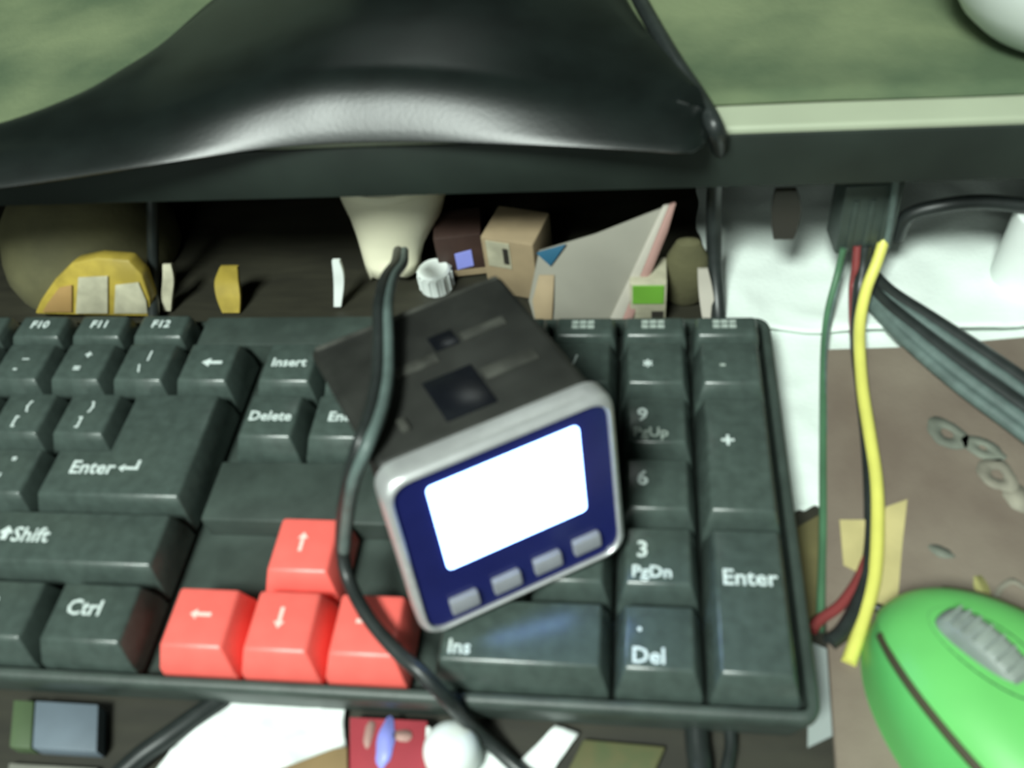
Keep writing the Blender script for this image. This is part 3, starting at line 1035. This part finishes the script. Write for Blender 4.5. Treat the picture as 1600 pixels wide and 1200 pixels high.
blob('print', 1480, 678, 4.2, 5.5, M_PRINTG, pd, 0.6, 0.3, 1)
blob('print', 1535, 700, 5.5, 3.2, M_PRINTG, pd, -0.6, 0.2, 2)
blob('print', 1558, 742, 4.5, 5.2, M_PRINT, pd, 0.4, 0.3, 3)
blob('print', 1592, 778, 3.4, 4.2, M_PRINT, pd, 0.2, 0.0, 4)
blob('print', 1470, 862, 3.0, 1.4, M_PRINTG, pd, -0.5, 0, 5)
blob('print', 1590, 938, 4.4, 5.0, M_PRINT, pd, 0.0, 0.72, 6)
blob('print', 1466, 934, 4.2, 1.8, M_PRINT, pd, 0.1, 0, 7)
blob('print', 1534, 922, 1.6, 3.8, mat('pale_yellow_print', (0.55, 0.52, 0.20), 0.7), pd, 0.0, 0, 8)

for pix, lab in (([(1312, 812), (1352, 812), (1350, 862), (1338, 892), (1318, 882)], 'short piece of yellowed tape left of the yellow wire'),
                 ([(1384, 792), (1418, 780), (1410, 850), (1402, 948), (1356, 946), (1372, 860)], 'long strip of yellowed tape right of the yellow wire')):
    o = build('tape', slab_bm([W(x, y, pdz + 0.45) for x, y in pix], V(0, 0, -0.35)), M_TAPE)
    tag(o, lab, 'tape')

# ------------------------------------------------------------------ connector with coloured wires
cn = thing('wire_connector', 'black connector block with yellow, red and green wires hanging under the tabletop', 'connector')
p0, p1 = W(1303, 398, 1.5), W(1392, 392, 1.5)
dd = p1 - p0
dd.z = 0
nb = Vector((-dd.y, dd.x, 0)).normalized()
up = V(0, 2.5, 22)
build('housing', hull_bm([p0, p0 + dd, p0 + dd + nb * .011, p0 + nb * .011, p0 + up, p0 + dd + up, p0 + dd + nb * .011 + up, p0 + nb * .011 + up], 0.8), M_CASE, cn)
for f in (0.22, 0.5, 0.78):
    q = p0 + dd * f - nb * 0.0002
    build('housing_ridge', hull_bm([q - dd * .05 - nb * .0005 + V(0, 0, 1), q + dd * .05 - nb * .0005 + V(0, 0, 1), q + dd * .05 + nb * .002 + V(0, 0, 1), q - dd * .05 + nb * .002 + V(0, 0, 1),
                                    q - dd * .05 - nb * .0005 + up * .8, q + dd * .05 - nb * .0005 + up * .8, q + dd * .05 + nb * .002 + up * .8, q - dd * .05 + nb * .002 + up * .8], 0.15), M_CASE, cn)
build('yellow_wire', tube_bm([W(*p) for p in [(1381, 376, 5), (1370, 410, 1), (1353, 455, -4), (1343, 515, -8.5), (1347, 600, -10), (1359, 680, -10.6), (1369, 750, -10.8), (1371, 820, -10.8), (1366, 900, -10.8), (1348, 970, -11), (1326, 1036, -11.4)]], 1.65), M_YWIRE, cn)
build('red_wire', tube_bm([W(*p) for p in [(1340, 384, 4), (1337, 420, -2), (1333, 455, -8), (1336, 540, -12), (1352, 680, -12.0), (1364, 790, -12.2), (1352, 880, -12.0), (1318, 940, -11.8), (1282, 968, -11.6), (1268, 985, -11.6)]], 1.3), M_RWIRE, cn)
build('black_wire', tube_bm([W(*p) for p in [(1352, 384, 4), (1348, 420, -2), (1341, 470, -8), (1340, 560, -12.2), (1355, 690, -12.2), (1361, 800, -12.3), (1358, 880, -12), (1342, 940, -11.6), (1318, 985, -11.2), (1296, 1004, -11.2)]], 1.9), M_CABLE, cn)
build('green_wire', tube_bm([W(*p) for p in [(1318, 388, 4), (1308, 430, -4), (1293, 490, -10), (1287, 560, -12.4), (1286, 700, -12.4), (1286, 830, -12.4), (1282, 960, -12.6), (1281, 985, -12.6)]], 1.0), M_GWIRE, cn)
build('grey_wire', tube_bm([W(*p) for p in [(1322, 388, 4), (1316, 420, -3), (1304, 470, -8), (1292, 530, -11.4), (1289, 600, -12.2), (1291, 680, -12.4)]], 0.55), M_GCABLE, cn)
build('side_wire', tube_bm([W(*p) for p in [(1402, 270, 28), (1396, 310, 20), (1390, 350, 11), (1383, 388, 3)]], 1.0), M_GCABLE, cn)

# bundle of black cables on the right
bd = thing('cable_bundle', 'bundle of black and grey cables running off to the right above the mouse pad', 'cables')
for dy, r, mt_, z in ((0, 2.5, M_CABLE, -9), (17, 2.1, M_GCABLE, -9.5), (-22, 1.9, M_GCABLE, -8.6), (-36, 2.4, M_CABLE, -8.2), (34, 1.8, M_GCABLE, -10)):
    s_ = dy * 0.25
    build('cable', tube_bm([W(x - s_ * .6, y + dy * (0.35 + 0.65 * f), z) for x, y, f in
                            [(1352, 440, 0.05), (1385, 478, 0.3), (1440, 523, 0.7), (1510, 575, 1), (1590, 632, 1.1), (1680, 698, 1.2), (1800, 780, 1.3), (1960, 850, 1.35), (2150, 880, 1.35)]], r), mt_, bd)

# ------------------------------------------------------------------ green mouse
ax = Vector((0.61, -0.79, 0)).normalized()       # from nose to tail
ay = Vector((-ax.y, ax.x, 0))                    # to the right-hand/back side
mo = thing('computer_mouse', 'bright green computer mouse with a grey scroll wheel on the mouse pad', 'mouse')
mz = pdz
wc = V(33.2, -105.5, 0)
ML, MW, MH = 40.0, 22.0, 25.5
mc = wc + ax * (19 * MM)


def mouse_pt(s, a):
    """s along -1..1 nose to tail, a angle across 0..pi from the left side over the top"""
    k = math.sqrt(max(0, 1 - abs(s) ** 2.3))
    hw = MW * k * (1 + 0.06 * s)
    hh = MH * (k ** 0.55) * (0.93 - 0.05 * s - 0.10 * s * s)
    ca, sa = math.cos(a), math.sin(a)
    y = -hw * math.copysign(abs(ca) ** 0.75, ca)
    z = hh * abs(sa) ** 0.62
    return mc + ax * (s * ML * MM) + ay * (y * MM) + V(0, 0, mz + z)


def mouse_shell(a0, a1, na, ns=48, lift=0.0):
    bm = bmesh.new()
    g = []
    for i in range(ns + 1):
        s = -math.cos(math.pi * i / ns) * 0.999
        g.append([bm.verts.new(mouse_pt(s, a0 + (a1 - a0) * j / na) + V(0, 0, lift)) for j in range(na + 1)])
    for i in range(ns):
        for j in range(na):
            bm.faces.new((g[i][j], g[i][j + 1], g[i + 1][j + 1], g[i + 1][j]))
    return bm


SA = 0.75
bm = mouse_shell(0.0, math.pi, 40)
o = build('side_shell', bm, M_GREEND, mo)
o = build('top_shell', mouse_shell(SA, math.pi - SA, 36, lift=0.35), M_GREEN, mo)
sd = o.modifiers.new('solid', 'SOLIDIFY')
sd.thickness = 0.7 * MM
sd.offset = 0
# seam line on both sides
for sa_ in (SA, math.pi - SA):
    pts = [mouse_pt(s, sa_) for s in [-0.86 + 1.72 * i / 14 for i in range(15)]]
    build('seam', tube_bm(pts, 1.1, n=3), M_SEAM, mo)
# split line behind the buttons
pts = [mouse_pt(0.12, SA + 0.2 + (math.pi - 2 * SA - 0.4) * i / 12) + V(0, 0, 0.2) for i in range(13)]
build('button_split', tube_bm(pts, 0.3, n=3), M_GREEND, mo)
# wheel slot and wheel
ztop = mouse_pt(-0.47, math.pi / 2).z


def along(u_, v_, z):
    return Vector((wc.x, wc.y, 0)) + ax * (u_ * MM) + ay * (v_ * MM) + Vector((0, 0, z))


bm = bmesh.new()
ring = []
for k in range(36):
    a = 2 * math.pi * k / 36
    uu, vv = 12.5 * math.cos(a), 5.8 * math.sin(a)
    q = along(uu, vv, 0)
    s = (q - Vector((mc.x, mc.y, 0))).dot(ax) / (ML * MM)
    yv = (q - Vector((mc.x, mc.y, 0))).dot(ay)
    hw = MW * math.sqrt(max(0, 1 - abs(s) ** 2.3)) * (1 + 0.06 * s)
    ca = max(-1, min(1, -yv / (hw * MM)))
    aa = math.acos(math.copysign(abs(ca) ** (1 / 0.75), ca))
    ring.append(mouse_pt(s, aa) + V(0, 0, 0.75))
a_ = [bm.verts.new(p) for p in ring]
b_ = [bm.verts.new(p - V(0, 0, 1.5)) for p in ring]
ctr = sum(ring, Vector()) / 36
ct_ = bm.verts.new(ctr + V(0, 0, 0.3))
for k in range(36):
    bm.faces.new((a_[k], a_[(k + 1) % 36], ct_))
    bm.faces.new((a_[k], b_[k], b_[(k + 1) % 36], a_[(k + 1) % 36]))
build('wheel_slot', bm, mat('dark_green_slot', (0.035, 0.075, 0.045), 0.5), mo)
wh = bmesh.new()
bmesh.ops.create_uvsphere(wh, u_segments=32, v_segments=16, radius=1)
zc = ctr.z - 0.0022
for v in wh.verts:
    c_ = v.co.copy()
    flat = math.copysign(abs(c_.z) ** 0.6, c_.z)
    v.co = along(c_.x * 10.6, flat * 4.4, zc + c_.y * 5.8 * MM)
wo = build('scroll_wheel', wh, M_WHEEL, mo)
wo['label'] = 'grey rubber scroll wheel'
slope = (mouse_pt(-0.2, 1.57) - mouse_pt(-0.75, 1.57)).normalized()
for k in range(-4, 5):
    th = k * 0.24
    p = along(10.7 * math.sin(th), 0, zc + 5.9 * MM * math.cos(th))
    build('wheel_ridge', tube_bm([p - ay * 0.0026, p, p + ay * 0.0026], 0.3, seg=6, n=2), M_WHEEL, wo)
o = tube('mouse_cable', [(1404, 962, -11.4), (1372, 950, -11.6), (1345, 946, -12.2), (1318, 950, -12.4)], 1.1, M_CABLE, mo)

# added patch giving the bare tray its paler olive between keyboard and mouse pad
o = build('tray_patch', slab_bm([W(x, y, TZ + 0.5) for x, y in ((1246, 824), (1288, 800), (1288, 960), (1262, 976))], V(0, 0, -0.4)), mat('olive_tray_patch', (0.13, 0.115, 0.045), 0.7, var=0.2, scale=70))
tag(o, 'olive brown patch added for the bare tray between the number pad and brown mouse pad', 'card')
# grey paper right of the keyboard's front corner
o = build('paper_scrap', slab_bm([W(x, y, TZ + 0.5) for x, y in ((1264, 1002), (1330, 1030), (1322, 1090), (1300, 1150), (1262, 1168))], V(0, 0, -0.4)), M_GREYPAPER)
tag(o, 'pale grey paper scrap beside the front right corner of the keyboard', 'paper')

# ------------------------------------------------------------------ things in front of the keyboard
fb = thing('pale_blue_box', 'pale blue-grey box with a green end in front of the keyboard', 'box')


def tbox(name, pix, h, material, parent, bv=0.5):
    P = [W(x, y, TZ) for x, y in pix]
    P = [Vector((p.x, p.y, TZ * MM + 0.0002)) for p in P]
    return build(name, hull_bm(P + [p + V(0, 0, h) for p in P], bv), material, parent)


tbox('box_body', [(66, 1180), (166, 1186), (168, 1112), (70, 1106)], 4.5, M_PALEBLUE, fb)
tbox('green_end', [(30, 1178), (64, 1180), (68, 1106), (36, 1104)], 4.3, mat('olive_green_print', (0.07, 0.11, 0.05), 0.6), fb)
o = tbox('grey_card', [(10, 1290), (150, 1296), (158, 1204), (20, 1196)], 1.6, mat('mid_grey_card', (0.20, 0.20, 0.17), 0.7), None, 0.3)
tag(o, 'grey card lying nearest the bottom left corner in front of the pale blue box', 'card')
o = tube('tray_cable', [(352, 1090, -14), (310, 1118, -13), (262, 1152, -12.6), (215, 1186, -12.8), (160, 1240, -13.4), (110, 1300, -13.6), (20, 1420, -13.6), (-60, 1560, -13.6)], 2.4, M_CABLE)
tag(o, 'black cable running out from under the keyboard beside the white tissue', 'cable')
ts = sheet('tissue', [W(215, 1250, TZ + 0.4), W(540, 1252, TZ + 0.4), W(542, 1085, TZ + 0.4), W(345, 1085, TZ + 0.4)], 40, 24, 4.0, 60, M_TISSUE, 0.35, seed=3.0, ragged=0.02)
tag(ts, 'crumpled white tissue in front of the red arrow keys', 'tissue')
o = build('cardboard_piece', slab_bm([W(x, y, TZ + 6.0) for x, y in ((420, 1208), (520, 1170), (542, 1166), (544, 1260), (400, 1270))], V(0, 0, -1.2), 0.2), M_CARDBOARD)
tag(o, 'brown cardboard piece lying over the lower edge of the tissue', 'cardboard')
rc = thing('red_card', 'crimson card with a blue emblem sticking out from under the keyboard', 'card')
build('card', slab_bm([W(x, y, TZ + 5.2) for x, y in ((546, 1120), (668, 1126), (664, 1290), (545, 1290))], V(0, 0, -2.4), 0.3), M_REDCARD, rc)
blob('emblem', 603, 1160, 2.0, 5.4, M_LILAC, rc, 0, 0, 2.2, z=TZ + 5.2, th=0.15)
blob('emblem', 577, 1146, 1.1, 3.0, M_PINK, rc, 0, 0, 3.2, z=TZ + 5.2, th=0.15)
blob('emblem', 630, 1150, 2.2, 1.2, M_PINK, rc, 0, 0, 4.2, z=TZ + 5.2, th=0.15)
kc = W(706, 1172, -9)
kn = thing('plastic_ball', 'round bright white plastic ball in front of the keyboard beside the crimson card', 'ball', Vector((kc.x, kc.y, TZ * MM)))
build('ball', lathe_bm([(0.1, 12), (3.0, 11.6), (5.0, 10.2), (6.0, 8), (6.2, 5.5), (5.6, 3), (4.6, 1.8), (0.1, 1.8)], 32), M_WHITE, kn)
build('ball_base', lathe_bm([(0.1, 0.1), (6.6, 0.1), (6.8, 0.6), (6.6, 1.9), (0.1, 1.9)], 32), M_WHITE, kn)
o = tbox('paper_chip', [(668, 1168), (680, 1170), (680, 1148), (668, 1146)], 5, M_WHITE, None, 0.4)
tag(o, 'tiny white chip wedged between the crimson card and white ball', 'chip')
ps = sheet('paper_scrap', [W(806, 1196, TZ + 0.4), W(852, 1222, TZ + 0.4), W(906, 1150, TZ + 0.4), W(868, 1138, TZ + 0.4)], 14, 10, 3.0, 90, M_TISSUE, 0.3, seed=5.0)
tag(ps, 'small crumpled white paper scrap right of the device cable', 'paper')
ps = sheet('paper_scrap', [W(738, 1262, TZ + 0.4), W(800, 1262, TZ + 0.4), W(806, 1216, TZ + 0.4), W(760, 1168, TZ + 0.4)], 12, 12, 3.0, 90, M_TISSUE, 0.3, seed=6.0)
tag(ps, 'crumpled white paper scrap just right of the white ball under the cable', 'paper')
o = tbox('olive_wrapper', [(872, 1240), (1010, 1240), (1040, 1172), (912, 1160)], 2.0, mat('olive_foil', (0.14, 0.13, 0.06), 0.5, col2=(0.09, 0.11, 0.05), scale=180, var=0.1), None, 0.5)
tag(o, 'flat olive wrapper in front of the number pad', 'wrapper')
o = tube('front_cable', [(1088, 1130, -13), (1090, 1165, -13), (1094, 1200, -13), (1092, 1270, -13.4), (1070, 1400, -13.4), (1000, 1560, -13.4)], 2.6, M_CABLE)
tag(o, 'thick black cable running out from under the number pad', 'cable')
o = tube('front_cable', [(1140, 1130, -14), (1142, 1165, -14), (1136, 1200, -14), (1120, 1270, -14.5), (1112, 1400, -14.5), (1060, 1560, -14.5)], 1.4, M_CABLE)
tag(o, 'thin black cable right of the thick cable under the number pad', 'cable')
